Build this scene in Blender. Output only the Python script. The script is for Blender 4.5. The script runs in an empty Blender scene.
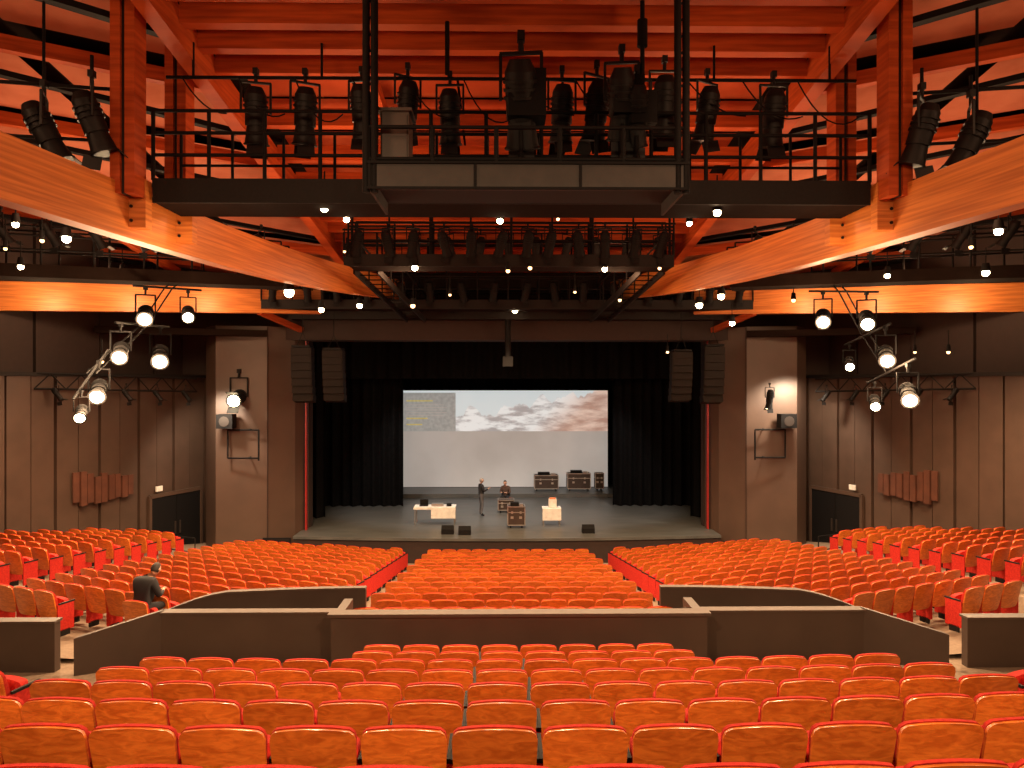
import bpy, math, random
import numpy as np
from mathutils import Vector, Matrix
random.seed(7)
sc=bpy.context.scene
try:
    sc.view_settings.view_transform='Standard'
except Exception: pass
# ---- metres, read off image pixels at assumed depths. centre line x=0, +Y towards stage, z=0 orchestra floor, eye 7.1 m
F=700.;EZ=7.1;CX=-0.195
def P(u,v,d): return Vector((CX+(u-503)/F*d,d,EZ-(v-384)/F*d))  # image pixel and assumed depth to world position

# ---------------------------------------------------------------- materials
MATS={}
def M(name,c,c2=None,rough=.5,metal=0,scale=5,stretch=(1,1,1),island=0,bump=0,emit=0,dist=0,spec=.5,lo=.35,hi=.65):
    m=bpy.data.materials.new(name);m.use_nodes=True
    nt=m.node_tree;b=nt.nodes['Principled BSDF']
    b.inputs['Roughness'].default_value=rough;b.inputs['Metallic'].default_value=metal
    b.inputs['Specular IOR Level'].default_value=spec
    tc=nt.nodes.new('ShaderNodeTexCoord');mp=nt.nodes.new('ShaderNodeMapping')
    mp.inputs['Scale'].default_value=stretch
    no=nt.nodes.new('ShaderNodeTexNoise');no.inputs['Scale'].default_value=scale
    no.inputs['Detail'].default_value=4;no.inputs['Distortion'].default_value=dist
    cr=nt.nodes.new('ShaderNodeValToRGB')
    cr.color_ramp.elements[0].position=lo;cr.color_ramp.elements[1].position=hi
    c2=c2 or tuple(x*.8 for x in c)
    cr.color_ramp.elements[0].color=(*c2,1);cr.color_ramp.elements[1].color=(*c,1)
    L=nt.links.new
    L(tc.outputs['Object'],mp.inputs['Vector']);L(mp.outputs['Vector'],no.inputs['Vector'])
    L(no.outputs['Fac'],cr.inputs['Fac'])
    out=cr.outputs['Color']
    if island:
        g=nt.nodes.new('ShaderNodeNewGeometry');mr=nt.nodes.new('ShaderNodeMapRange')
        mr.inputs['To Min'].default_value=1-island;mr.inputs['To Max'].default_value=1+island
        hs=nt.nodes.new('ShaderNodeHueSaturation')
        L(g.outputs['Random Per Island'],mr.inputs['Value']);L(mr.outputs['Result'],hs.inputs['Value'])
        L(out,hs.inputs['Color']);out=hs.outputs['Color']
    L(out,b.inputs['Base Color'])
    if emit:
        L(out,b.inputs['Emission Color']);b.inputs['Emission Strength'].default_value=emit
    if bump:
        bp=nt.nodes.new('ShaderNodeBump');bp.inputs['Strength'].default_value=bump;bp.inputs['Distance'].default_value=.02
        L(no.outputs['Fac'],bp.inputs['Height']);L(bp.outputs['Normal'],b.inputs['Normal'])
    MATS[name]=m;return m
M('seat_wood',(.68,.185,.027),(.45,.10,.013),rough=.30,scale=3.2,stretch=(2.2,2.2,7),island=.2,dist=1.2)
M('seat_red',(.50,.028,.016),(.36,.016,.012),rough=.85,scale=30,spec=.2)
M('metal_dark',(.012,.009,.008),rough=.7,metal=.0,scale=20,spec=.2)
M('black',(.005,.004,.004),rough=.75,scale=20,spec=.2)
M('fixture_black',(.006,.005,.005),rough=.55,scale=20,spec=.3)
M('steel_grey',(.034,.024,.019),(.024,.017,.014),rough=.6,metal=.1,scale=4)
M('glulam',(.66,.215,.040),(.43,.118,.019),rough=.5,scale=2.2,stretch=(.5,.25,9))
M('glulam_red',(.50,.085,.016),(.31,.045,.008),rough=.65,scale=2,stretch=(.4,.4,6),spec=.2)
M('ceiling_panel',(.46,.16,.095),(.38,.12,.07),rough=.95,scale=1.2,spec=.0)
M('ceiling_panel_mid',(.46,.10,.040),(.37,.07,.028),rough=.95,scale=1.2,spec=.0)
M('roof_dark',(.013,.007,.005),rough=.95,spec=.05)
M('carpet',(.22,.155,.105),(.17,.115,.075),rough=.95,scale=14,bump=.2)
M('carpet_row_shaded',(.09,.055,.036),(.07,.04,.028),rough=.95,scale=14,bump=.2)  # aisle carpet darkened in its colour for the shade between seats
M('wall_brown',(.068,.038,.025),(.054,.030,.019),rough=.6,scale=1.4)
M('wall_tower',(.085,.049,.033),(.071,.040,.027),rough=.55,scale=1)
M('wall_dark',(.026,.011,.007),rough=.85)
M('parapet',(.060,.038,.028),(.050,.031,.023),rough=.5,scale=1.5)
M('parapet_cap',(.075,.048,.035),rough=.6)
M('speaker_brown',(.013,.009,.007),rough=.8,spec=.2)
M('red_trim',(.35,.015,.012),rough=.5)
M('curtain_black',(.0045,.0045,.005),(.003,.003,.0035),rough=1,scale=6,spec=.1)
M('stage_floor',(.10,.10,.094),(.062,.063,.06),rough=.4,scale=2,stretch=(.35,6,1))
M('white_cloth',(.8,.78,.74),rough=.8)
M('case_dark',(.045,.027,.02),rough=.5)
M('case_metal',(.5,.48,.45),rough=.35,metal=.8)
M('art_rust',(.10,.034,.018),(.07,.024,.013),rough=.6,scale=3)
M('skin',(.62,.34,.23),rough=.55)
M('cloth_dark',(.018,.016,.018),rough=.9)
M('cloth_grey',(.10,.10,.11),rough=.9)
M('cloth_brown',(.09,.05,.035),rough=.9)
M('hair_grey',(.3,.27,.24),rough=.8)
M('hair_dark',(.03,.018,.012),rough=.7)
M('paper',(.75,.72,.65),rough=.8)
def emis(name,c,s):
    m=bpy.data.materials.new(name);m.use_nodes=True;nt=m.node_tree;b=nt.nodes['Principled BSDF']
    b.inputs['Base Color'].default_value=(*c,1);b.inputs['Emission Color'].default_value=(*c,1)
    b.inputs['Emission Strength'].default_value=s;MATS[name]=m
emis('bulb_warm',(1,.60,.26),5);emis('bulb_white',(1,.78,.46),40)
# projected picture: pale sky, snowy ridge, orange slope to the right
m=bpy.data.materials.new('projected_mountains');m.use_nodes=True;nt=m.node_tree;b=nt.nodes['Principled BSDF'];L=nt.links.new
tc=nt.nodes.new('ShaderNodeTexCoord');sx=nt.nodes.new('ShaderNodeSeparateXYZ');L(tc.outputs['Object'],sx.inputs[0])
mp=nt.nodes.new('ShaderNodeMapping');mp.inputs['Scale'].default_value=(.7,1,.0);L(tc.outputs['Object'],mp.inputs[0])
n1=nt.nodes.new('ShaderNodeTexNoise');n1.inputs['Scale'].default_value=.9;n1.inputs['Detail'].default_value=6;L(mp.outputs[0],n1.inputs['Vector'])
def math_(op,a,b_):
    q=nt.nodes.new('ShaderNodeMath');q.operation=op
    for i,x in enumerate((a,b_)):
        if isinstance(x,(int,float)): q.inputs[i].default_value=x
        else: L(x,q.inputs[i])
    return q.outputs[0]
rg=math_('ADD',math_('MULTIPLY',n1.outputs['Fac'],3.4),math_('MULTIPLY',sx.outputs['X'],.16))
rg=math_('ADD',rg,4.15)
msk=math_('MULTIPLY',math_('SUBTRACT',rg,sx.outputs['Z']),14.)
cl=nt.nodes.new('ShaderNodeClamp');L(msk,cl.inputs[0])
mp2=nt.nodes.new('ShaderNodeMapping');mp2.inputs['Scale'].default_value=(.5,1,1.9);mp2.inputs['Rotation'].default_value=(0,.65,0);L(tc.outputs['Object'],mp2.inputs[0])
n2=nt.nodes.new('ShaderNodeTexNoise');n2.inputs['Scale'].default_value=1.1;n2.inputs['Detail'].default_value=9;n2.inputs['Roughness'].default_value=.62;L(mp2.outputs[0],n2.inputs['Vector'])
cr=nt.nodes.new('ShaderNodeValToRGB');e=cr.color_ramp.elements
e[0].position=.43;e[0].color=(.27,.26,.26,1);e[1].position=.54;e[1].color=(.64,.64,.62,1);L(n2.outputs['Fac'],cr.inputs[0])
n3=nt.nodes.new('ShaderNodeValToRGB');e=n3.color_ramp.elements;e[0].position=.4;e[0].color=(.32,.18,.14,1);e[1].position=.6;e[1].color=(.58,.42,.34,1);L(n2.outputs['Fac'],n3.inputs[0])
mr=nt.nodes.new('ShaderNodeMapRange');mr.inputs['From Min'].default_value=1.5;mr.inputs['From Max'].default_value=3.5;L(math_('SUBTRACT',sx.outputs['X'],math_('MULTIPLY',math_('SUBTRACT',sx.outputs['Z'],4.6),.9)),mr.inputs['Value'])
mo=nt.nodes.new('ShaderNodeMixRGB');L(mr.outputs[0],mo.inputs[0]);L(cr.outputs[0],mo.inputs[1]);L(n3.outputs[0],mo.inputs[2])
mx=nt.nodes.new('ShaderNodeMixRGB');L(cl.outputs[0],mx.inputs[0]);mx.inputs[1].default_value=(.50,.55,.55,1);L(mo.outputs[0],mx.inputs[2])
L(mx.outputs[0],b.inputs['Emission Color']);b.inputs['Emission Strength'].default_value=1.05;b.inputs['Base Color'].default_value=(.3,.3,.3,1);MATS['projected_mountains']=m
M('projected_grey',(.37,.34,.31),(.33,.30,.27),rough=.9,scale=.4,emit=.85)
M('projected_menu',(.32,.32,.30),rough=.9,emit=.85)
M('projected_yellow',(.50,.43,.16),rough=.9,emit=.8)

# ---------------------------------------------------------------- mesh builder
class MB:
    def __init__(s): s.v=[];s.f=[];s.m=[];s.sm=[];s.mats=[]
    def mi(s,n):
        if n not in s.mats: s.mats.append(n)
        return s.mats.index(n)
    def add(s,v,f,mat,smooth=False):
        o=len(s.v);s.v+=[tuple(x) for x in v];i=s.mi(mat)
        for q in f: s.f.append([a+o for a in q]);s.m.append(i);s.sm.append(smooth)
    def mesh3(s,c,ax,ay,az,mat):
        c=Vector(c);v=[]
        for k in(-1,1):
            for j in(-1,1):
                for i in(-1,1): v.append(c+ax*i+ay*j+az*k)
        s.add(v,[(0,2,3,1),(4,5,7,6),(0,1,5,4),(2,6,7,3),(0,4,6,2),(1,3,7,5)],mat)
    def box(s,c,size,mat,yaw=0,rot=None):
        R=rot or Matrix.Rotation(yaw,3,'Z')
        s.mesh3(c,R@Vector((size[0]/2,0,0)),R@Vector((0,size[1]/2,0)),R@Vector((0,0,size[2]/2)),mat)
    def bb(s,x0,x1,y0,y1,z0,z1,mat): s.box(((x0+x1)/2,(y0+y1)/2,(z0+z1)/2),(abs(x1-x0),abs(y1-y0),abs(z1-z0)),mat)
    def beam(s,p,q,w,h,mat):
        p=Vector(p);q=Vector(q);d=(q-p);L=d.length;d.normalize()
        up=Vector((0,0,1)) if abs(d.z)<.95 else Vector((0,1,0))
        sd=d.cross(up).normalized();u=sd.cross(d).normalized()
        s.mesh3((p+q)/2,sd*w/2,d*L/2,u*h/2,mat)
    def cyl(s,p,q,r0,r1,mat,n=12,cap=True):
        p=Vector(p);q=Vector(q);d=(q-p).normalized()
        up=Vector((0,0,1)) if abs(d.z)<.9 else Vector((1,0,0))
        a=d.cross(up).normalized();b=d.cross(a)
        v=[];f=[]
        for c,r in((p,r0),(q,r1)):
            for i in range(n):
                t=2*math.pi*i/n;v.append(c+(a*math.cos(t)+b*math.sin(t))*r)
        for i in range(n): f.append((i,(i+1)%n,n+(i+1)%n,n+i))
        s.add(v,f,mat,True)
        if cap: s.add(v[:n],[tuple(range(n))[::-1]],mat);s.add(v[n:],[tuple(range(n))],mat)
    def pipe(s,p,q,r,mat,n=8): s.cyl(p,q,r,r,mat,n)
    def sph(s,c,r,mat,nu=16,nv=10,fn=None):
        if not hasattr(r,'__len__'): r=(r,r,r)
        v=[];f=[]
        for j in range(nv+1):
            ph=math.pi*j/nv
            for i in range(nu):
                t=2*math.pi*i/nu
                n=(math.sin(ph)*math.cos(t),math.sin(ph)*math.sin(t),math.cos(ph))
                v.append(Vector(c)+Vector((n[0]*r[0],n[1]*r[1],n[2]*r[2])))
        for j in range(nv):
            for i in range(nu): f.append((j*nu+i,(j+1)*nu+i,(j+1)*nu+(i+1)%nu,j*nu+(i+1)%nu))
        s.add(v,f,mat,True)
    def droop(s,p,q,sag,r,mat,n=8):
        p=Vector(p);q=Vector(q);last=p
        for i in range(1,n+1):
            t=i/n;c=p.lerp(q,t)-Vector((0,0,sag*4*t*(1-t)));s.pipe(last,c,r,mat,5);last=c
    def poly(s,pts,th,mat):
        n=len(pts);a=[Vector(p) for p in pts];b=[p+Vector(th) for p in a]
        s.add(a+b,[tuple(range(n)),tuple(range(2*n-1,n-1,-1))]+[(i,i+n,(i+1)%n+n,(i+1)%n) for i in range(n)],mat)
    def obj(s,name,loc=None):
        me=bpy.data.meshes.new(name);me.from_pydata(s.v,[],s.f)
        for n in s.mats: me.materials.append(MATS[n])
        me.polygons.foreach_set('material_index',s.m);me.polygons.foreach_set('use_smooth',s.sm)
        me.update();o=bpy.data.objects.new(name,me);sc.collection.objects.link(o)
        if loc is not None:
            for v in me.vertices: v.co-=Vector(loc)
            o.location=loc
        return o

# ---------------------------------------------------------------- seats
def shell(hb,ht,z0,z1,lean0,lean1,curv,off,th,r,cols,v,f):
    H=z1-z0
    zs=[z0+r*(1-math.cos(a)) for a in (0,.5,1.0,1.57)]+[z0+H/2]+[z1-r*(1-math.cos(a)) for a in (1.57,1.0,.5,0)]
    ins=[r*(1-math.sin(a)) for a in (0,.5,1.0,1.57)]+[0]+[r*(1-math.sin(a)) for a in (1.57,1.0,.5,0)]
    base=len(v);R=len(zs)
    for side in(-1,1):
        for z,i_ in zip(zs,ins):
            t=(z-z0)/H;hw=hb+(ht-hb)*t-i_
            for c in range(cols):
                a=-1+2*c/(cols-1);x=a*hw
                y=lean0+(lean1-lean0)*t+curv*(x/.27)**2+off+side*th/2
                crown=.018*t*(1-a*a)
                v.append((x,y,z+crown))
    S=R*cols
    for j in range(R-1):
        for c in range(cols-1):
            a=base+j*cols+c
            f.append((a,a+1,a+cols+1,a+cols));f.append((a+S,a+S+cols,a+S+cols+1,a+S+1))
    for c in range(cols-1):
        a=base+c;f.append((a,a+S,a+S+1,a+1));a=base+(R-1)*cols+c;f.append((a,a+1,a+S+1,a+S))
    for j in range(R-1):
        a=base+j*cols;f.append((a,a+cols,a+cols+S,a+S));a+=cols-1;f.append((a,a+S,a+cols+S,a+cols))
def seat_template():
    v=[];f=[];m=[]
    def close(k):
        while len(m)<len(f): m.append(k)
    shell(.244,.262,.34,.872,.06,-.06,.035,-.03,.022,.075,9,v,f);close(0)
    shell(.225,.265,.42,.880,.05,-.06,.035,-.004,.028,.08,7,v,f);close(1)
    shell(.215,.235,.42,.80,.06,-.04,.03,.025,.05,.08,5,v,f);close(1)
    shell(.215,.225,.36,.66,.14,.20,.0,.05,.09,.05,5,v,f);close(1)
    shell(.2,.21,.35,.62,.20,.26,.0,.05,.015,.05,5,v,f);close(0)
    def bx(x0,x1,y0,y1,z0,z1,k):
        b=len(v)
        for z in(z0,z1):
            for y in(y0,y1):
                for x in(x0,x1): v.append((x,y,z))
        for q in[(0,2,3,1),(4,5,7,6),(0,1,5,4),(2,6,7,3),(0,4,6,2),(1,3,7,5)]: f.append(tuple(b+i for i in q))
        close(k)
    for s in(-1,1):
        x=s*.262
        bx(x-.012,x+.012,.03,.36,.10,.60,1)
        bx(x-.014,x+.014,.06,.38,.60,.63,2)
        bx(x-.012,x+.012,.08,.28,0,.12,2)
    return np.array(v),f,np.array(m)
SV,SF,SM=seat_template()
def seat_block(name,seats):
    N=len(SV);V=[];Fc=[];Mi=[]
    for k,(x,y,z,yaw) in enumerate(seats):
        c,s=math.cos(yaw),math.sin(yaw)
        R=np.array([[c,-s,0],[s,c,0],[0,0,1]])
        V.append(SV@R.T+np.array([x,y,z]))
        Fc+=[tuple(i+k*N for i in q) for q in SF];Mi.append(SM)
    me=bpy.data.meshes.new(name);me.from_pydata(np.concatenate(V).tolist(),[],Fc)
    for n in('seat_wood','seat_red','metal_dark'): me.materials.append(MATS[n])
    me.polygons.foreach_set('material_index',np.concatenate(Mi).astype(np.int32))
    me.polygons.foreach_set('use_smooth',[True]*len(Fc))
    me.update()
    try: me.set_sharp_from_angle(angle=math.radians(40))
    except Exception: pass
    o=bpy.data.objects.new(name,me);sc.collection.objects.link(o)
def up_floor(k): return EZ-(2.08+.285*.93*k)-.875
up=[]
for k in range(-1,7):
    y=4.28+.93*k;z=up_floor(k);half=8 if k<5 else 4
    for i in range(-half,half): 
        off=.02 if k%2 else -.02
        up.append((.05+off+(i+.5)*.55,y+.004*(i+.5)**2*.5,z,0))
seat_block('theatre_seat_rows_upper',up)
sd=[]
for k in range(-1,4):
    for s in(-1,1):
        for i in range(5):
            a=math.radians(14)
            sd.append((s*(5.45+i*.55*math.cos(a)),4.28+.93*k+i*.55*math.sin(a)+.1,up_floor(k),s*a))
seat_block('theatre_seat_rows_upper_side',sd)
TH=math.radians(21);TT=math.tan(TH)
def deff(x,y): return y-max(0,abs(x)-3.4)*TT
def zlow(x,y,raised=True):
    d=max(8.5,deff(x,y));z=EZ-(4.16+.153*(d-13))-.875
    if raised and abs(x)>10.6: z+=.35
    return max(0,z)
cen=[]
for k in range(15):
    y=13.1+.93*k
    n=10 if k%2 else 11
    for i in range(n): cen.append(((i-(n-1)/2)*.55,y,max(0,zlow(0,y)),0))
seat_block('theatre_seat_rows_centre',cen)
def wallx(y): return 15.8-(y-22)*.375 if y>22 else 15.8+(22-y)*.35
inn=[];out=[]
for k in range(-9,15):
    d0=13.1+.93*k
    for s in(-1,1):
        for i in range(0,28):
            ax=4.2+i*.55*math.cos(TH);y=d0+(ax-3.4)*TT
            if y<13.3 or y>26.6: continue
            if ax>.76*y+.8 or ax>wallx(y)-1.0: continue
            if 9.9<ax<11.0: continue
            if ax>10.9:
                if y>24.2: continue
                out.append((s*ax,y,max(0,zlow(ax,y)),s*TH))
            else: inn.append((s*ax,y,max(0,zlow(ax,y)),s*TH))
px,py=P(143,600,13.0).x,12.95
seat_block('theatre_seat_rows_side',inn+[(px,py-.1,zlow(px,py),math.radians(-14))])
seat_block('theatre_seat_rows_raised',out)

# ---------------------------------------------------------------- floors
b=MB()
for k in range(-3,5):
    y=4.28+.93*k;z=up_floor(k)
    b.bb(-4.6,4.6,y-.45,y+.48,z-.6,z,'carpet_row_shaded')
    for s in(-1,1): b.bb(s*4.6,s*12,y-.45,y+.48,z-.6,z,'carpet')
for k in(5,6):
    y=4.28+.93*k;z=up_floor(k)
    b.bb(-2.5,2.5,y-.45,y+.48,1.9,z,'carpet_row_shaded')
for j,(y0,y1) in enumerate(((8.48,8.85),(8.85,9.2))):
    b.bb(-12,12,y0,y1,1.9,up_floor(4)-.24*(j+1),'carpet')
b.bb(-14,14,9.2,12.35,1.9,2.40,'carpet')
b.obj('floor_upper_tiers')
b=MB()
xs=sorted(set([i*.6 for i in range(-33,34)]+[-10.6,-10.599,10.599,10.6,-3.4,3.4]))
ys=[11.9+i*.6 for i in range(31)]
nx=len(xs);v=[(x,y,zlow(x,y)-.005) for y in ys for x in xs]
b.add(v,[(j*nx+i,j*nx+i+1,(j+1)*nx+i+1,(j+1)*nx+i) for j in range(len(ys)-1) for i in range(nx-1)],'carpet')
b.obj('floor')

# ---------------------------------------------------------------- parapets
b=MB()
b.bb(-2.95,3.1,11.25,11.4,2.3,3.37,'parapet');b.bb(-3.0,3.15,11.2,11.45,3.37,3.42,'parapet_cap')
b.bb(-2.95,-2.8,11.4,12.2,2.3,3.37,'parapet');b.bb(2.95,3.1,11.4,12.2,2.3,3.37,'parapet')
for s in(-1,1):
    x0,x1=(2.95,5.95)
    b.bb(s*x0,s*x1,11.85,12.0,2.3,3.22,'parapet');b.bb(s*(x0-.02),s*(x1+.02),11.82,12.03,3.22,3.26,'parapet_cap')
    b.poly([(s*5.95,11.85,2.3),(s*7.1,11.35,2.3),(s*7.1,11.35,3.0),(s*5.95,11.85,3.28)],(0,.12,0),'parapet')
    b.bb(s*7.5,s*13,11.5,11.65,2.3,3.2,'parapet');b.bb(s*7.48,s*13,11.47,11.68,3.2,3.24,'parapet_cap')
b.obj('parapet_wall')
for s in(-1,1):
    b=MB()
    n=16;pts=[]
    for i in range(n+1):
        t=i/n;pts.append((s*(2.75+4.0*t),13.05-.5*t*t,3.28-.02*t if t<.62 else 3.27-.5*((t-.62)/.38)**1.5))
    for i in range(n):
        a=pts[i];c=pts[i+1]
        b.poly([(a[0],a[1],1.9),(c[0],c[1],1.9),c,a],(0,.1,0),'parapet')
        b.poly([(a[0],a[1]-.02,a[2]),(c[0],c[1]-.02,c[2]),(c[0],c[1]-.02,c[2]+.035),(a[0],a[1]-.02,a[2]+.035)],(0,.14,0),'parapet_cap')
    b.obj('curved_stair_parapet')

# ---------------------------------------------------------------- side walls
def wallseg(b,p,q,z0,z1,w,mat='wall_brown'):
    p=Vector((p[0],p[1],0));q=Vector((q[0],q[1],0));L=(q-p).length;d=(q-p)/L;n=max(1,round(L/w));yaw=math.atan2(d.y,d.x)
    nr=Vector((-d.y,d.x,0))
    if nr.x*p.x>0: nr=-nr
    for i in range(n):
        c=p+d*(i+.5)*L/n
        dp=.10 if i%2 else .16
        b.box((c.x+nr.x*dp/2,c.y+nr.y*dp/2,(z0+z1)/2),(L/n-.07,dp,z1-z0),mat,yaw)
    c=(p+q)/2;b.box((c.x-nr.x*.1,c.y-nr.y*.1,(z0+z1)/2),(L,.2,z1-z0),'wall_dark',yaw)
for s,nm in((-1,'left'),(1,'right')):
    b=MB()
    wallseg(b,(s*12.6,30.5),(s*15.8,22),0,7.35,.8);wallseg(b,(s*15.8,22),(s*20.5,8.5),1,7.35,.8)
    b.beam((s*12.45,30.5,7.42),(s*15.65,22,7.42),.5,.12,'metal_dark');b.beam((s*15.65,22,7.42),(s*20.3,8.5,7.42),.5,.12,'metal_dark')
    b.obj('wall_'+nm)
    b=MB()
    for p,q in(((s*13.6,31),(s*17.3,22)),((s*17.3,22),(s*22,8))):
        wallseg(b,p,q,6.5,13.5,2.2,'wall_dark')
    b.obj('wall_%s_upper'%nm)
    b=MB()
    p=Vector((s*(wallx(29.3)-.28),29.3,0));q=Vector((s*(wallx(26.9)-.28),26.9,0));L=(q-p).length;dd=(q-p)/L;yaw=math.atan2(dd.y,dd.x)
    for i in range(2):
        c=p+dd*(i+.5)*L/2;b.box((c.x,c.y,1.45),(L/2-.03,.06,2.5),'black',yaw)
        h=p+dd*(L/2+(.12 if i else -.12));b.box((h.x-s*.06,h.y,1.4),(.04,.06,.5),'steel_grey',yaw)
    b.beam((p.x,p.y,2.78),(q.x,q.y,2.78),.12,.14,'wall_brown')
    for c in(p,q): b.box((c.x,c.y,1.4),(.12,.12,2.8),'wall_brown',yaw)
    b.obj('door_1' if s<0 else 'door_2')
    b=MB();c=(p+q)/2+dd*.9;b.box((c.x-s*.05,c.y,3.05),(.3,.05,.2),'paper',yaw);b.obj('exit_sign')
    b=MB();p=Vector((s*(wallx(26.2)-.3),26.2,0));q=Vector((s*(wallx(23.9)-.3),23.9,0));dd=(q-p).normalized();L=(q-p).length;yaw=math.atan2(dd.y,dd.x)
    tops=[.0,.0,.12,.12,.25,.12,.3,.42,.42];bots=[.3,.1,.1,.2,.2,.35,.2,.1,.25]
    for i in range(9):
        c=p+dd*(i+.5)*L/9;z0=2.85+bots[(i*4)%9]*.6;z1=3.75+tops[i]*.8
        b.box((c.x,c.y,(z0+z1)/2),(L/9-.05,.05+.06*(i%2),z1-z0),'art_rust',yaw)
    b.obj('slatted_wall_sculpture')

for s,nm in((-1,'left'),(1,'right')):
    b=MB()
    pl_=[(8.45,29.6),(8.75,28.9),(9.6,28.0),(11.5,27.7),(12.3,28.7),(12.6,29.88),(8.45,29.88)]
    b.poly([(s*x,y,0) for x,y in pl_],(0,0,9.4),'wall_tower')
    b.bb(s*8.39,s*8.45,29.3,29.45,1.0,9.3,'red_trim')
    b.bb(s*9.55,s*9.57,27.97,28.0,0,9.4,'wall_dark')
    b.obj('proscenium_tower')
    b=MB()
    def q(x,z): return (s*x,27.55-.05,z)
    c0,c1=9.75,10.95
    for a,c in(((c0,4.1),(c0,5.3)),((c0,5.3),(c1,5.3)),((c1,5.3),(c1,4.2)),((c0,4.2),(c1,4.2))): b.pipe(q(*a),q(*c),.035,'black')
    b.pipe((s*10.2,27.5,5.3),(s*10.2,28.0,5.3),.03,'black');b.pipe((s*10.2,27.5,4.2),(s*10.2,28.0,4.2),.03,'black')
    b.box((s*10.95,27.35,5.65),(.62,.45,.55),'black');b.cyl((s*10.95,27.1,5.65),(s*10.95,27.13,5.65),.2,.18,'steel_grey')
    b.obj('wall_bracket_loudspeaker')
b=MB()
b.bb(-13.8,-8.4,29.9,30.3,0,13,'wall_dark');b.bb(8.4,13.8,29.9,30.3,0,13,'wall_dark')
b.bb(-8.5,8.5,29.9,30.3,9.0,13,'wall_dark')
b.bb(-9.3,9.3,28.6,29.9,8.9,9.75,'wall_dark')
b.obj('wall_proscenium')
b=MB()
n=20;front=[(-8.6+17.2*i/n,27.6+.5*((-9+18*i/n)/9)**2) for i in range(n+1)]
b.poly([(x,y,.9) for x,y in front]+[(8.6,29.6,.9),(8.6,30.3,.9),(13,30.3,.9),(13,42,.9),(-13,42,.9),(-13,30.3,.9),(-8.6,30.3,.9)],(0,0,.1),'stage_floor')
for i in range(n):
    a,c=front[i],front[i+1];b.poly([(a[0],a[1]+.05,0),(c[0],c[1]+.05,0),(c[0],c[1]+.05,.9),(a[0],a[1]+.05,.9)],(0,.1,0),'wall_dark')
b.bb(-6.4,6.4,37.6,41,1.0,1.2,'stage_floor')
b.obj('stage_floor')
b=MB()
b.bb(-13.2,-13,30.3,42,0,14,'black');b.bb(13,13.2,30.3,42,0,14,'black');b.bb(-13,13,42,42.2,0,14,'black');b.bb(-13,13,30.3,42,13.8,14,'black')
b.obj('wall_stage_house')
def curtain(name,x0,x1,y,z0,z1,amp,wl,mat='curtain_black'):
    b=MB();n=int(abs(x1-x0)/wl*10);v=[]
    for z in(z0,z1):
        for i in range(n+1):
            t=i/n;x=x0+(x1-x0)*t;v.append((x,y+amp*math.sin(2*math.pi*(x1-x0)*t/wl)+amp*.4*math.sin(5.3*t*9),z))
    b.add(v,[(i,i+1,n+2+i,n+1+i) for i in range(n)],mat,True);b.obj(name)
curtain('stage_leg_curtain',-12,-5.15,35,1.02,11,.16,.5);curtain('stage_leg_curtain',5.3,12,35,1.02,11,.16,.5)
curtain('stage_leg_curtain',-12,-8.3,32,1.02,11,.14,.5);curtain('stage_leg_curtain',8.4,12,32,1.02,11,.14,.5)
curtain('stage_border_curtain',-12,12,33.5,7.35,11,.10,.6);curtain('stage_backdrop_curtain',-12,12,41.4,1.02,12,.14,.6)
b=MB()
def scr(x0,x1,z0,z1,y,mat): b.add([(x0,y,z0),(x1,y,z0),(x1,y,z1),(x0,y,z1)],[(0,1,2,3)],mat)
sz0,sz1=1.22,6.73
b.bb(-5.95,5.85,40.02,40.08,1.2,6.78,'black')
scr(-5.88,5.8,sz0,4.4,40.01,'projected_grey');scr(-5.88,5.8,4.4,sz1,40.01,'projected_mountains')
scr(-5.88,-2.9,4.4,6.6,40.0,'projected_menu')
for i,z in enumerate((6.1,5.1,4.75)): scr(-5.7,-4.2-.3*i,z,z+.08,39.99,'projected_yellow')
for i in range(5): scr(-5.7,-3.6+.2*(i%2),5.3+i*.15,5.33+i*.15,39.99,'projected_grey')
b.obj('projection_screen')

# ---------------------------------------------------------------- roof
def zc(y): return 14.1-(y-12)*.1333
b=MB()
v=[(-24,0,zc(0)+.5),(24,0,zc(0)+.5),(24,30.3,zc(30.3)+.5),(-24,30.3,zc(30.3)+.5)]
b.add(v,[(0,1,2,3)],'roof_dark')
y=1.0
while y<28.5:
    for x0 in [-5.9+i*2.36 for i in range(5)]:
        z0,z1=zc(y)+.3,zc(y+1.5)+.3
        b.add([(x0,y,z0),(x0+2.3,y,z0),(x0+2.3,y+1.45,z1),(x0,y+1.45,z1)],[(0,1,2,3)],'ceiling_panel_mid')
    y+=1.55
y=.6
while y<31:
    for s in(-1,1):
        for j in range(4):
            xa=6.5+j*3.7;xb=xa+3.35
            sh=lambda x:-(x-6.5)*.42
            pts=[]
            for x,yy in((xa,y),(xb,y),(xb,y+3.2),(xa,y+3.2)):
                Y=yy+sh(x);pts.append((s*x,Y,zc(Y)+.25-.14*(j%2)))
            b.add(pts,[(0,1,2,3)],'ceiling_panel')
    y+=3.75
b.obj('ceiling')
b=MB()
ylist=[11.2,12.0,12.75,13.5,14.3,16.4,18.2,19.8,21.2,22.4,23.4,24.3,25.2,26.1,27.0,27.9]
for y in ylist:
    b.bb(-6.0,6.0,y-.12,y+.12,zc(y)-.42,zc(y)-.02,'glulam_red')
b.obj('ceiling_purlins')
b=MB()
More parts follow.
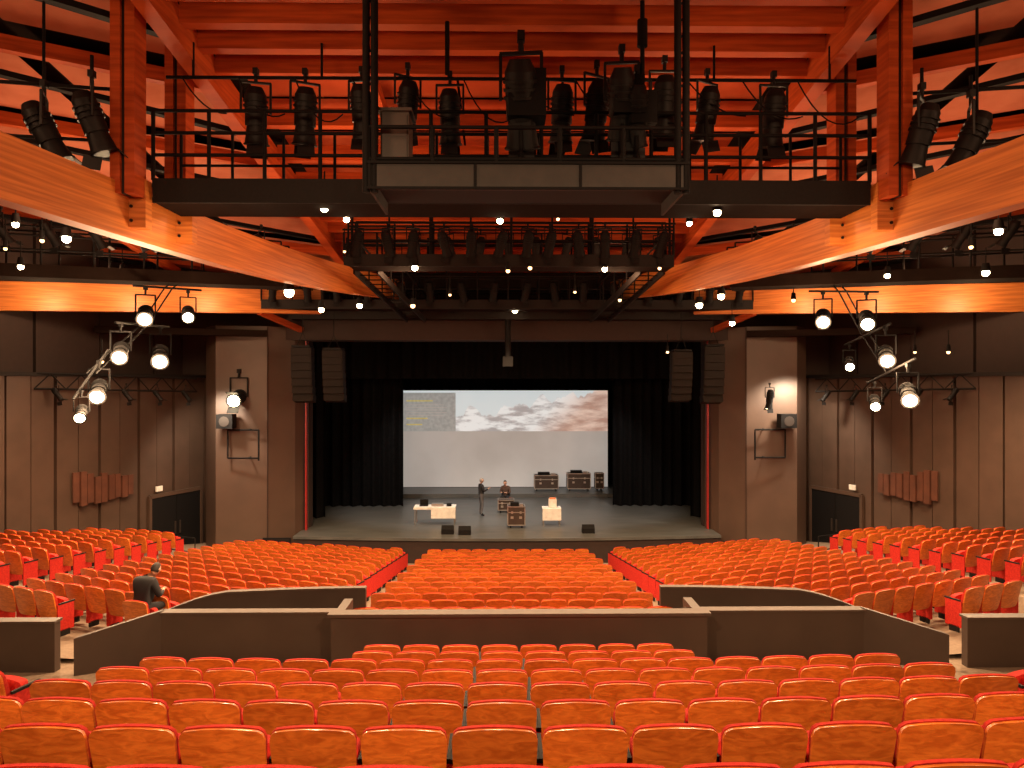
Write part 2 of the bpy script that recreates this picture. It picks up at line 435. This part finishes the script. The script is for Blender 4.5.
for s in(-1,1):
    b.beam((s*6.15,2,zc(2)-.45),(s*6.15,28.6,zc(28.6)-.45),.3,.65,'glulam_red')
    b.beam((s*3.0,15.0,zc(15.0)-.1),(s*3.0,28.6,zc(28.6)-.1),.2,.3,'glulam_red')
    for i in range(8):
        y=4.1+i*3.75
        b.beam((s*6.3,y,zc(y)-.1),(s*21,y-6.2,zc(y-6.2)-.1),.2,.30,'glulam_red')
        b.beam((s*6.3,y+1.6,zc(y+1.6)-.35),(s*21,y-7.5,zc(y-7.5)-.35),.2,.12,'black')
    b.beam((s*13,0,zc(0)-.5),(s*13,28.6,zc(28.6)-.5),.22,.3,'glulam_red')
b.obj('ceiling_rafters')
def mainpts(s): return [Vector((s*x,y,z)) for x,y,z in((8.45,4,10.25),(7.9,7,10.2),(7.4,10,10.18),(6.93,12.8,10.15),(6.45,15.6,10.15),(6.0,18.3,10.22),(5.5,21.3,10.37),(5.05,24.2,10.57),(4.6,27,10.8),(4.4,28.8,10.9))]
for s in(-1,1):
    b=MB();pts=mainpts(s);v=[];n=len(pts)
    for i,p in enumerate(pts):
        h=.50-.11*i/(n-1)
        for dx,dz in((-.16,-h),(.16,-h),(.16,h),(-.16,h)): v.append(p+Vector((dx,0,dz)))
    f=[]
    for i in range(n-1):
        for k in range(4): f.append((i*4+k,i*4+(k+1)%4,i*4+4+(k+1)%4,i*4+4+k))
    b.add(v,f+[(0,1,2,3),(n*4-1,n*4-2,n*4-3,n*4-4)],'glulam')
    for y,x in((12.6,6.78),(13.9,6.53)):
        b.box((s*x,y,10.3),(.5,.22,.85),'glulam')
        for k in range(3): b.cyl((s*x,y-.13,10.0+.25*k),(s*x,y-.11,10.0+.25*k),.03,.03,'metal_dark',8)
    b.obj('curved_glulam_beam')
    b=MB()
    for y in(12.35,14.3):
        b.bb(s*6.55,s*6.72,y-.2,y+.2,10.4,14.4,'glulam_red');b.bb(s*6.80,s*6.97,y-.2,y+.2,10.4,14.4,'glulam_red')
        b.bb(s*6.72,s*6.80,y-.14,y+.14,10.4,14.4,'wall_dark')
    b.obj('timber_post')
    b=MB()
    b.beam((s*17.5,22.6,9.93),(s*7.3,27.3,10.3),.3,.95,'glulam')
    b.beam((s*17.5,25.6,10.9),(s*5,28.6,11.2),.25,.5,'glulam_red')
    b.beam((s*9.3,26.3,9.8),(s*8.4,28.6,9.3),.2,.2,'glulam_red')
    b.obj('side_glulam_beam')

# ---------------------------------------------------------------- gantries
def rail(b,p,q,h=1.25,mids=(.45,.85),step=1.0,r=.028,mat='black'):
    p=Vector(p);q=Vector(q);n=max(1,round((q-p).length/step))
    for z in list(mids)+[h]: b.pipe(p+Vector((0,0,z)),q+Vector((0,0,z)),r,mat)
    for i in range(n+1):
        c=p.lerp(q,i/n);b.pipe(c,c+Vector((0,0,h)),r*1.1,mat)
b=MB()
b.bb(-6.5,6.5,12.7,13.8,10.38,10.78,'roof_dark')
b.bb(-6.5,6.5,12.66,12.7,10.36,10.8,'metal_dark')
rail(b,(-6.5,12.7,10.78),(6.5,12.7,10.78),r=.034);rail(b,(-6.5,13.8,10.78),(6.5,13.8,10.78),mids=(.6,))
b.pipe((-6.5,13.2,12.85),(6.5,13.2,12.85),.035,'black')
for x in(-6,-3.6,3.8,6): b.pipe((x,13.2,12.85),(x,13.2,13.5),.025,'black')
for i in range(12):
    x0=-6.2+i*1.05;b.droop((x0,13.15,12.85),(x0+1.0,12.75,12.0),.18+.12*(i%3),.014,'black')
b.bb(-2.3,2.7,11,12.6,10.35,10.42,'metal_dark')
b.bb(-2.3,2.7,10.96,11.0,10.14,10.58,'steel_grey');b.bb(-2.3,-2.26,11,12.6,10.14,10.58,'steel_grey');b.bb(2.66,2.7,11,12.6,10.14,10.58,'steel_grey')
b.bb(-2.32,2.72,10.92,10.97,10.14,10.18,'black');b.bb(-2.32,2.72,10.92,10.97,10.54,10.58,'black')
for i in range(4): b.bb(-2.3+i*1.65,-2.26+i*1.65,10.93,10.96,10.16,10.56,'black')
rail(b,(-2.3,11,10.58),(2.7,11,10.58),h=.55,mids=(.05,),r=.034)
for x in(-2.28,2.62):
    b.pipe((x-.06,11.0,10.1),(x-.06,11.0,14.2),.06,'black');b.pipe((x+.07,11.0,10.1),(x+.07,11.0,14.2),.06,'black')
    for k in range(14): b.pipe((x-.06,11,10.7+k*.26),(x+.07,11,10.82+k*.26),.018,'black',5)
b.pipe((2.2,12,11.8),(2.2,12,14.0),.04,'black');b.pipe((-1.15,12,12.4),(-1.15,12,13.3),.04,'black')
b.cyl((2.2,12,12.9),(2.2,12,13.35),.09,.09,'black')
b.obj('lighting_catwalk')
b=MB();b.bb(-2.15,-1.7,11.2,11.7,10.42,11.45,'parapet_cap');b.bb(-2.12,-1.73,11.18,11.2,10.5,11.4,'parapet');b.bb(-2.2,-1.65,11.15,11.75,11.45,11.5,'parapet');b.obj('dimmer_cabinet')

def spot(b,pos,aim,s=1.,mat='fixture_black',lens=None,w=1.,doors=True):
    pos=Vector(pos);a=Vector(aim).normalized()
    sd=a.cross(Vector((0,0,1)))
    sd=Vector((1,0,0)) if sd.length<.05 else sd.normalized()
    W=s*w
    b.cyl(pos-a*.28*s,pos+a*.2*s,.15*W,.15*W,mat,14)
    b.cyl(pos+a*.2*s,pos+a*.48*s,.13*W,.165*W,mat,14)
    b.cyl(pos+a*.48*s,pos+a*.5*s,.18*W,.18*W,mat,14)
    if lens: b.cyl(pos+a*.505*s,pos+a*.53*s,.135*W,.115*W,lens,14)
    b.cyl(pos-a*.4*s,pos-a*.28*s,.10*W,.15*W,mat,14)
    for k in(-.2,-.12,-.04): b.cyl(pos+a*k*s,pos+a*(k+.03)*s,.17*W,.17*W,mat,14)
    up=Vector((0,0,1))
    for k in(-1,1): b.beam(pos+sd*k*.2*W,pos+sd*k*.2*W+up*.5*s,.035*s,.025*s,mat)
    b.beam(pos-sd*.21*W+up*.5*s,pos+sd*.21*W+up*.5*s,.035*s,.035*s,mat)
    b.pipe(pos+up*.5*s,pos+up*.66*s,.03*s,mat);b.box(pos+up*.68*s,(.08*s,.1*s,.1*s),mat)
    if doors:
        for k in(-1,1): b.beam(pos+a*.5*s+a.cross(sd)*k*.17*s,pos+a*.68*s+a.cross(sd)*k*.27*s,.28*s,.012*s,mat)
specs=[(257,112,13.2,1.15),(306,112,13.2,1.15),(362,108,13.2,1.1),(408,104,13.2,1.1),(450,112,13.2,1.1),(562,108,13.2,1.15),(597,105,13,1.2),(665,100,13,1.2),(708,108,13.2,1.1),(775,112,13.2,1.15)]
for u,v,d,s in specs:
    b=MB();p=P(u,v,d);p.z-=.05;spot(b,p,(random.uniform(-.12,.12),.2,-1),s,w=1.15);b.obj('stage_spotlight',tuple(p))
for u,v,d,ax in((48,132,12,-.5),(95,122,12,-.35),(925,130,12,.25),(975,137,12,.45)):
    b=MB();p=P(u,v,d);spot(b,p,(ax*-.9,.2,-1),1.15,w=1.15);b.pipe(p+Vector((0,0,.7)),p+Vector((0,0,1.1)),.03,'black');b.obj('stage_spotlight',tuple(p))
for u,v,sz in((521,100,1.6),(622,100,1.3),(637,112,1.1)):
    b=MB();p=P(u,v,12.0);spot(b,p,(.05,.5,-1),sz,w=1.1)
    b.pipe((p.x,p.y,10.42),(p.x,p.y,p.z-.4),.04,'black')
    for k in range(3):
        t=k*2.09+.4;b.pipe((p.x,p.y,11.1),(p.x+.35*math.cos(t),p.y+.35*math.sin(t),10.43),.022,'black')
    b.box((p.x+.1,p.y,p.z+.05),(.40*sz,.3*sz,.5*sz),'black');b.obj('follow_spot',tuple(p))
b=MB()
for s in(-1,1):
    b.pipe((s*7.0,12.2,12.2),(s*10.5,11.6,12.2),.035,'black');b.pipe((s*7.0,12.2,11.3),(s*10.5,11.6,11.3),.03,'black')
    for x in(8,9.4): b.pipe((s*x,12,11.3),(s*x,12,13.6),.025,'black')
b.obj('lighting_pipe_side')
def gantry(name,x0,x1,y,z,w=1.,hh=1.2,nl=0,slab='roof_dark',ls=.8):
    b=MB();b.bb(x0,x1,y,y+w,z-.28,z,slab);b.bb(x0,x1,y-.03,y,z-.3,z+.05,'metal_dark')
    rail(b,(x0,y,z),(x1,y,z),h=hh,step=1.15);rail(b,(x0,y+w,z),(x1,y+w,z),h=hh,mids=(.6,),step=1.15)
    for x in np.linspace(x0,x1,5): b.pipe((x,y+w/2,z),(x,y+w/2,zc(y)-.5),.04,'black')
    b.pipe((x0,y-.2,z+.9),(x1,y-.2,z+.9),.03,'black')
    for i in range(nl):
        x=x0+(x1-x0)*(i+.5)/nl;spot(b,(x+random.uniform(-.1,.1),y-.2,z+.35),(random.uniform(-.3,.3),.4,-1),ls,mat='black',w=1.15)
    b.obj(name)
gantry('lighting_gantry_mid',-4.6,4.7,20,10.75,nl=12)
gantry('lighting_gantry_stage',-9.2,9.2,26.2,10.2,nl=16,ls=.8)
gantry('lighting_gantry_front',-5.5,5.5,23.4,11.3,hh=1.0,nl=11,ls=.8)
gantry('lighting_gantry_header',-8.6,8.6,27.6,9.95,w=.8,hh=.8,nl=12,ls=.6)
for s in(-1,1):
    b=MB()
    A=Vector((s*15.5,19.2,10.22));B=Vector((s*7.2,22.6,10.35))
    b.beam(A,B,.9,.36,'roof_dark');rail(b,A+Vector((0,-.4,.15)),B+Vector((0,-.4,.15)),h=1.1,step=1.2);rail(b,A+Vector((0,.4,.15)),B+Vector((0,.4,.15)),h=1.1,mids=(.5,),step=1.2)
    for i in range(8):
        p=A.lerp(B,(i+.5)/8)+Vector((0,-.5,1.1));spot(b,p,(-s*.4,.5,-1),.85)
    A=Vector((s*15.2,26,9.1));B=Vector((s*9.6,28,9.1));b.beam(A,B,.6,.25,'roof_dark')
    b.obj('lighting_gantry_side')
    b=MB();A=Vector((s*15.2,22.6,6.95));B=Vector((s*12.2,27.6,6.8))
    for dz in(0,.5): b.pipe(A+Vector((0,0,dz)),B+Vector((0,0,dz)),.035,'black')
    for i in range(12):
        b.pipe(A.lerp(B,i/12)+Vector((0,0,.5*(i%2))),A.lerp(B,(i+1)/12)+Vector((0,0,.5*((i+1)%2))),.02,'black',6)
    for i in range(5): spot(b,A.lerp(B,(i+.5)/5)+Vector((-s*.1,0,-.15)),(-s*.6,0,-.8),.55)
    b.obj('lattice_lighting_truss')
    b=MB();A=Vector((s*4.3,21.0,10.5));B=Vector((s*3.6,27.5,9.6))
    for dx in(-.35,.35): b.beam(A+Vector((dx,0,0)),B+Vector((dx,0,0)),.06,.2,'metal_dark');b.pipe(A+Vector((dx,0,1)),B+Vector((dx,0,1)),.03,'black')
    for i in range(14):
        c=A.lerp(B,i/13);b.pipe(c-Vector((.35,0,0)),c+Vector((.35,0,0)),.02,'black',6)
        if i%3==0:
            for dx in(-.35,.35): b.pipe(c+Vector((dx,0,0)),c+Vector((dx,0,1)),.025,'black',6)
    b.obj('access_walkway')
b=MB();b.pipe((0,28,9.7),(0,28,7.9),.12,'black');b.box((0,28,8.0),(.4,.3,.4),'black');b.obj('hanging_centre_cluster')

for x,z0,z1 in((-7.95,6.4,8.5),(-6.75,6.42,8.4),(6.75,6.42,8.35),(8.0,6.35,8.55)):
    b=MB();n=7;h=(z1-z0)/n
    for i in range(n):
        t=i/(n-1);yy=27.2+.25*(1-t)**2;R=Matrix.Rotation(-.22*(1-t),3,'X')
        b.box((x,yy,z0+(i+.5)*h),(.78,.5,h*.95),'speaker_brown',rot=R)
        b.box((x,yy-.26,z0+(i+.5)*h),(.66,.02,h*.8),'speaker_brown',rot=R)
    b.box((x,27.2,z1+.05),(.7,.6,.08),'black')
    for dx in(-.25,.25): b.pipe((x+dx,27.2,z1),(x,27.2,z1+.6),.015,'black',6)
    b.pipe((x,27.2,z1+.6),(x,27.2,11.5),.02,'black',6);b.obj('line_array_loudspeaker')

# ---------------------------------------------------------------- lamps
def pl(p,w,col=(1,.66,.37),r=.12):
    l=bpy.data.lights.new('lamp_light','POINT');l.energy=w;l.color=col;l.shadow_soft_size=r
    o=bpy.data.objects.new('lamp_light',l);o.location=p;sc.collection.objects.link(o);return o
def sp(p,t,w,ang,col=(1,.66,.37),r=.2,blend=.6):
    l=bpy.data.lights.new('spot_light','SPOT');l.energy=w;l.color=col;l.shadow_soft_size=r;l.spot_size=math.radians(ang);l.spot_blend=blend
    o=bpy.data.objects.new('spot_light',l);o.location=p;o.rotation_euler=(Vector(t)-Vector(p)).to_track_quat('-Z','Y').to_euler();sc.collection.objects.link(o)
cans=[(147,320,20,1.1),(190,318,21,.95),(122,358,19.5,1.1),(162,362,22,1.3),(100,397,19,1.1),(83,418,18.5,.8),
        (825,322,21,1.1),(870,324,20,1.1),(890,361,19.5,1.1),(852,367,22,.8),(913,401,18.5,1.1),(878,407,20,.8)]
for i,(u,v,d,k) in enumerate(cans):
    p=P(u,v,d);b=MB();s=-1 if u<512 else 1
    a=Vector((-s*.45,-1,-.45)).normalized()
    spot(b,p-a*.5*k,a,k*1.0,mat='black',lens='bulb_white',w=1.15,doors=False)
    b.obj('wall_wash_spotlight',tuple(p))
    if i%2==0 or i==3: pl(p+a*.35,330*min(k,1.1))
for s,rows in((-1,((0,1),(2,3),(5,4))),(1,((6,7),(9,8),(11,10)))):
    b=MB();mids=[]
    for r in rows:
        e=[]
        for i in r:
            u,v,d,k=cans[i];e.append(P(u,v,d)+Vector((s*.2,.5*k,.22+.72*k)))
        dd=(e[1]-e[0]).normalized()
        b.pipe(e[0]-dd*.4,e[1]+dd*.4,.035,'black',6);mids.append((e[0]+e[1])/2)
    for a,c in zip([Vector((mids[0].x,mids[0].y+.3,10.1))]+mids[:-1],mids):
        for dx in(-.12,.12): b.pipe(a+Vector((dx,0,0)),c+Vector((dx,0,0)),.022,'black',6)
    b.obj('side_lamp_truss')
small=[(325,209,13.2,5.5),(347,220,14,4.5),(500,221,14,4.5),(718,212,13,5.5),(690,223,14,4),(558,219,14,2.5),(265,211,14,2),(415,268,20,4.5),(402,263,21,3),(605,269,20,4),(508,271,20,3),(530,268,20,3),(515,310,27,4.5),(203,282,22,4.5),(290,293,21,7),(70,240,17,6),(20,226,16,4.5),(46,242,17,3),(10,250,17,2.5),(1003,230,16,6),(990,272,19,5),(975,246,17,3),(722,296,22,5),(700,305,23,5),(733,323,25,4),(360,306,24,4),(413,306,24,3.5),(322,310,22,4),(952,352,22,2.5),(918,352,22,2),(795,300,23,3),(890,275,20,4),(668,352,27,2),(345,252,21,2),(450,295,24,2),(575,292,24,2),(25,268,19,4),(620,300,24,2.5),(125,274,21,3),(105,362,22,2.5),(660,268,20,2.5)]
b=MB()
for u,v,d,r in small:
    p=P(u,v,d);rr=r*.68*d/700
    b.sph(p,rr,'bulb_white' if r>=4 else 'bulb_warm',12,8)
    b.cyl(p+Vector((0,0,rr*.5)),p+Vector((0,0,rr*.5+.22)),rr*1.35,rr*.9,'black')
    b.pipe(p+Vector((0,0,.2)),p+Vector((0,0,.7)),.015,'black',5)
b.obj('house_downlights')
for u,v,d,k in((235,401,27,1.5),(770,408,27,.8)):
    b=MB();p=P(u,v,d);a=Vector((.1,-1,-.2)) if u<512 else Vector((0,.25,-1))
    spot(b,p-a.normalized()*.5*k,a,k,mat='black',lens='bulb_white',w=1.1);b.obj('tower_spotlight',tuple(p))
for u,v,d in((325,209,13.2),(718,212,13),(500,221,14),(415,268,20),(605,269,20),(515,310,26),(290,293,21),(735,293,21),(70,240,17),(1000,235,17),(60,290,19),(965,290,19)):
    p=P(u,v,d);sp(p+Vector((0,0,-.3)),p+Vector((0,-1.0,-8)),2500,140)
for s in(-1,1):
    sp((s*3.5,-.5,11.5),(s*3.0,7.0,3),3000,110)  # unseen fill spots added behind the eye to brighten the near seat backs
    for x,y,z in((14.8,22.9,9.6),(12.6,23.9,9.7),(10.4,24.9,9.8)): pl((s*x,y-.5,z+.2),130)
    pl((s*5.9,13.1,9.2),90)
    for x,y,w in((4.0,9.0,160),(3.6,15.8,185),(3.2,21.8,140),(9.5,9.5,110),(10.5,16,100),(12,21,80)):
        pl((s*x,y,zc(y)-2.4),w,(1,.52,.27),.4)
    pl((s*8.6,5.0,11.7),120,(1,.52,.27),.3)
sp((11.0,26.4,7.2),(11.2,28,4.6),1200,130,(1,.82,.6));sp((-11.1,26.2,6.6),(-11.0,28,4.0),800,130,(1,.82,.6))
for x in(-6,0,6): sp((x,31,8.7),(x*.6,34,1),1100,75,(1,.93,.85))
w=bpy.data.worlds.new('hall_ambient');sc.world=w;w.use_nodes=True;w.node_tree.nodes['Background'].inputs[0].default_value=(1,.55,.32,1);w.node_tree.nodes['Background'].inputs[1].default_value=.08

# ---------------------------------------------------------------- people
def skin_mesh(verts,edges,sub=2):
    me=bpy.data.meshes.new('tmp');me.from_pydata([v[0] for v in verts],[],edges);o=bpy.data.objects.new('tmp',me);sc.collection.objects.link(o)
    md=o.modifiers.new('s','SKIN')
    sk=me.skin_vertices[0].data
    for i,v in enumerate(verts): sk[i].radius=(v[1],v[1] if len(v)<3 else v[2]);sk[i].use_root=(i==0)
    md.use_smooth_shade=True
    m2=o.modifiers.new('u','SUBSURF');m2.levels=sub;m2.render_levels=sub
    dg=bpy.context.evaluated_depsgraph_get();dg.update();r=bpy.data.meshes.new_from_object(o.evaluated_get(dg))
    V=[v.co.copy() for v in r.vertices];Fs=[tuple(p.vertices) for p in r.polygons]
    bpy.data.objects.remove(o);bpy.data.meshes.remove(me);bpy.data.meshes.remove(r);return V,Fs
def segd(p,a,c):
    ab=c-a;t=max(0,min(1,(p-a).dot(ab)/max(1e-9,ab.length_squared)));return (p-a-ab*t).length
def person(name,loc,yaw,J,top,legs,hair,face_tilt=0,bulk=1.):
    b=MB();Js={k:Vector(v) for k,v in J.items()}
    order=['pelvis','belly','chest','nb','nt','shL','elL','wrL','plL','shR','elR','wrR','plR','hiL','knL','anL','toL','hiR','knR','anR','toR']
    rad=dict(pelvis=(.15,.115),belly=(.135,.105),chest=(.165,.115),nb=(.085,.07),nt=(.052,.052),sh=(.068,.068),el=(.046,.046),wr=(.031,.028),pl=(.038,.020),hi=(.098,.1),kn=(.064,.066),an=(.042,.045),to=(.042,.03))
    verts=[]
    for k in order:
        r=rad.get(k) or rad[k[:2]];q=bulk if k in('belly','chest','pelvis') or k[:2] in('sh','el') else 1
        verts.append((Js[k],r[0]*q,r[1]*q))
    E=[('pelvis','belly',top),('belly','chest',top),('chest','nb',top),('nb','nt','skin')]
    for s in'LR': E+=[('chest','sh'+s,top),('sh'+s,'el'+s,top),('el'+s,'wr'+s,top),('wr'+s,'pl'+s,'skin'),('pelvis','hi'+s,legs),('hi'+s,'kn'+s,legs),('kn'+s,'an'+s,legs),('an'+s,'to'+s,'black')]
    ix={k:i for i,k in enumerate(order)}
    V,Fs=skin_mesh(verts,[(ix[a],ix[c]) for a,c,_ in E])
    o=len(b.v);b.v+=[tuple(v) for v in V]
    for f in Fs:
        c=sum((V[i] for i in f),Vector())/len(f)
        mt=min(E,key=lambda e:segd(c,Js[e[0]],Js[e[1]])*(1 if e[2]!='skin' else 1.05))[2]
        b.f.append([i+o for i in f]);b.m.append(b.mi(mt));b.sm.append(True)
    for s,sg in(('L',-1),('R',1)):
        w=Js['wr'+s];p=Js['pl'+s];d=(p-w).normalized();sd=d.cross(Vector((0,0,1)));sd=Vector((1,0,0)) if sd.length<.2 else sd.normalized();n=d.cross(sd)
        vs=[(p,.022,.016)];ed=[]
        for i,(off,L) in enumerate(((-.027,.07),(-.009,.082),(.009,.077),(.027,.06))):
            a=len(vs);vs.append((p+sd*off+d*.035,.010,.010));vs.append((p+sd*off*1.1+d*(.035+L*.5)+n*.008,.009,.009));vs.append((p+sd*off*1.1+d*(.035+L*.85)+n*.03,.0075,.0075))
            ed+=[(0,a),(a,a+1),(a+1,a+2)]
        a=len(vs);vs.append((p-sd*.035*sg-d*.01,.012,.012));vs.append((p-sd*.06*sg+d*.03,.009,.009));ed+=[(0,a),(a,a+1)]
        Vh,Fh=skin_mesh(vs,ed,1);b.add(Vh,Fh,'skin',True)
    nt=Js['nt'];T=Matrix.Rotation(face_tilt,3,'X');hc=nt+T@Vector((0,.02,.10));nu,nv=28,20;vv=[];tag=[]
    for j in range(nv+1):
        ph=math.pi*j/nv
        for i in range(nu):
            t=2*math.pi*i/nu;x=math.sin(ph)*math.cos(t);y=math.sin(ph)*math.sin(t);z=math.cos(ph)
            q=Vector((x*.077,y*.096,z*.118))
            if q.z<-.03: q.x*=1-.4*((-.03-q.z)/.088);q.y*=1-.12*((-.03-q.z)/.088)
            if y>0:
                q.y+=.026*math.exp(-(q.x/.013)**2-((q.z+.018)/.022)**2)
                for e in(-.031,.031): q.y-=.010*math.exp(-((q.x-e)/.016)**2-((q.z-.008)/.012)**2)
                q.y+=.006*math.exp(-(q.x/.02)**2-((q.z+.062)/.01)**2)+.008*math.exp(-(q.x/.02)**2-((q.z+.095)/.015)**2)
            h=(q.z>.055) or (y<.15 and q.z>-.055)
            if h: q*=1.09
            vv.append(hc+T@q);tag.append(h)
    for j in range(nv):
        for i in range(nu):
            f=(j*nu+i,(j+1)*nu+i,(j+1)*nu+(i+1)%nu,j*nu+(i+1)%nu)
            mt=hair if sum(tag[k] for k in f)>=3 else 'skin'
            b.add([vv[k] for k in f],[(0,1,2,3)],mt,True)
    for e in(-1,1):
        b.sph(hc+T@Vector((e*.031,.083,.008)),.011,'paper',8,6);b.sph(hc+T@Vector((e*.031,.092,.008)),.005,'black',6,5)
        b.sph(hc+T@Vector((e*.082,0,-.005)),(.012,.022,.032),'skin',8,6)
    b.sph(hc+T@Vector((0,.088,-.06)),(.022,.006,.005),'seat_red',8,5)
    R=Matrix.Rotation(yaw,3,'Z')
    b.v=[tuple(R@Vector(v)+Vector(loc)) for v in b.v]
    return b.obj(name,tuple(loc))
stand=dict(pelvis=(0,0,.97),belly=(0,.01,1.13),chest=(0,0,1.32),nb=(0,-.01,1.46),nt=(0,.01,1.54),
 shL=(-.18,0,1.42),elL=(-.25,.0,1.14),wrL=(-.24,.12,.92),plL=(-.23,.16,.86),shR=(.18,0,1.42),elR=(.25,.06,1.16),wrR=(.16,.27,1.24),plR=(.13,.34,1.28),
 hiL=(-.09,0,.91),knL=(-.12,.04,.5),anL=(-.13,-.01,.09),toL=(-.15,.15,.04),hiR=(.09,0,.91),knR=(.12,.03,.5),anR=(.13,-.04,.09),toR=(.15,.12,.04))
person('technician_standing',(-1.21,32.4,1.0),math.radians(-70),stand,'cloth_dark','cloth_grey','hair_grey',bulk=1.15)
sit=dict(pelvis=(0,0,.56),belly=(0,.03,.72),chest=(0,.06,.93),nb=(0,.09,1.07),nt=(0,.13,1.15),
 shL=(-.18,.07,1.02),elL=(-.25,.14,.76),wrL=(-.14,.34,.78),plL=(-.11,.4,.80),shR=(.18,.07,1.02),elR=(.26,.12,.76),wrR=(.16,.34,.78),plR=(.13,.4,.8),
 hiL=(-.1,.02,.54),knL=(-.17,.44,.52),anL=(-.18,.42,.09),toL=(-.2,.58,.04),hiR=(.1,.02,.54),knR=(.17,.44,.52),anR=(.18,.40,.09),toR=(.2,.57,.04))
person('technician_seated',(-.05,34.6,1.0),math.radians(165),sit,'cloth_brown','cloth_dark','hair_dark',-.2)
b=MB();b.box((-.05,34.65,1.43),(.46,.44,.06),'seat_red');b.box((-.05,34.9,1.75),(.44,.05,.45),'cloth_dark')
for dx in(-.2,.2):
    for dy in(-.18,.2): b.pipe((-.05+dx,34.65+dy,1.0),(-.05+dx,34.65+dy,1.42),.018,'case_metal')
b.obj('folding_chair')
sit2=dict(sit);lean=dict(nb=(.02,.16,1.06),nt=(.05,.22,1.12),chest=(.01,.10,.93));sit2.update(lean)
person('audience_member',(px,py+.12,zlow(px,py)+.12),math.radians(-14),sit2,'cloth_dark','cloth_dark','hair_dark',-.45,bulk=1.3)

# ---------------------------------------------------------------- stage props
def case(name,x,y,z,w,dp,h,extra=True):
    b=MB();b.bb(x-w/2,x+w/2,y-dp/2,y+dp/2,z+.12,z+h,'case_dark')
    for sx_ in(-1,1):
        for sy in(-1,1):
            cx,cy=x+sx_*w/2,y+sy*dp/2
            b.box((cx,cy,z+.12+(h-.12)/2),(.04,.04,h-.12),'case_metal')
            b.cyl((cx-sx_*.12-.02,cy-sy*.1,z+.05),(cx-sx_*.12+.02,cy-sy*.1,z+.05),.05,.05,'black');b.box((cx-sx_*.12,cy-sy*.1,z+.1),(.06,.06,.04),'case_metal')
    for zz in(z+.13,z+.12+(h-.12)*.7,z+h):
        for sy in(-1,1): b.box((x,y+sy*dp/2,zz),(w+.04,.035,.035),'case_metal')
        for sx_ in(-1,1): b.box((x+sx_*w/2,y,zz),(.035,dp+.04,.035),'case_metal')
    for k in(-.25,.25): b.box((x+k*w,y-dp/2-.01,z+h*.5),(.12,.03,.1),'case_metal');b.box((x+k*w,y-dp/2-.01,z+.12+(h-.12)*.7),(.08,.03,.1),'case_metal')
    if extra:
        b.box((x-.1*w,y,z+h+.08),(w*.5,dp*.5,.14),'black');b.box((x+.3*w,y,z+h+.05),(w*.2,dp*.4,.08),'case_metal')
    b.obj(name)
case('flight_case',.37,29.9,1.0,.72,.6,.9)
case('flight_case',2.2,38.9,1.2,1.3,.7,.85);case('flight_case',4.0,38.9,1.2,1.25,.7,.95);case('flight_case',5.15,38.9,1.2,.45,.5,.95,False)
case('flight_case',-.05,33.4,1.0,.75,.55,.6,False)
b=MB();x,y=-3.15,30.6
b.bb(x-.9,x+.9,y-.35,y+.35,1.74,1.78,'white_cloth')
b.bb(x-.15,x+.9,y-.37,y-.35,1.3,1.76,'white_cloth');b.bb(x-.91,x+.91,y-.36,y-.35,1.68,1.77,'white_cloth')
for dx in(-.85,.85):
    for dy in(-.3,.3): b.pipe((x+dx,y+dy,1.0),(x+dx,y+dy,1.75),.02,'case_metal')
b.box((x-.5,y,1.80),(.36,.26,.03),'black');b.box((x-.5,y+.15,1.92),(.36,.02,.24),'black');b.box((x+.1,y,1.84),(.5,.3,.1),'case_metal');b.box((x+.6,y,1.83),(.2,.3,.1),'black')
b.obj('control_table')
b=MB();x,y=1.9,30.3
b.bb(x-.4,x+.4,y-.3,y+.3,1.72,1.76,'white_cloth');b.bb(x-.4,x+.4,y-.32,y-.3,1.25,1.75,'white_cloth')
for dx in(-.35,.35):
    for dy in(-.25,.25): b.pipe((x+dx,y+dy,1.0),(x+dx,y+dy,1.74),.02,'case_metal')
b.box((x+.05,y,1.95),(.34,.3,.36),'white_cloth');b.box((x+.05,y,2.15),(.26,.2,.05),'seat_wood');b.obj('draped_side_table')
for x,y in((-2.45,28.6),(-1.75,28.45),(3.3,28.7)):
    b=MB();b.poly([(x-.25,y-.2,1.0),(x-.25,y+.2,1.0),(x-.25,y+.2,1.12),(x-.25,y+.0,1.34),(x-.25,y-.2,1.2)],(.5,0,0),'black')
    b.box((x,y+.12,1.24),(.42,.02,.2),'steel_grey',rot=Matrix.Rotation(.75,3,'X'));b.obj('stage_monitor_wedge')
b=MB();b.box((-8.75,26.6,.95),(1.05,.08,.66),'black');b.box((-8.75,26.55,.95),(.97,.02,.58),'metal_dark');b.pipe((-8.75,26.65,.65),(-8.75,26.65,.05),.04,'black');b.box((-8.75,26.65,.04),(.6,.4,.05),'black');b.obj('confidence_monitor')
for s in(-1,1):
    b=MB()
    rail(b,(s*11.0,24.7,zlow(10.5,24.7)),(s*13.2,26.0,zlow(10.6,26)+.1),h=1.0,mids=(.5,),step=.9,r=.02);b.obj('handrail')

# ---------------------------------------------------------------- camera
cd=bpy.data.cameras.new('camera');cd.sensor_width=36;cd.lens=F/1024*36;cd.clip_end=200
co=bpy.data.objects.new('camera',cd);co.location=(CX,0,EZ);co.rotation_euler=(math.radians(90),0,-math.atan(9/F));sc.collection.objects.link(co);sc.camera=co
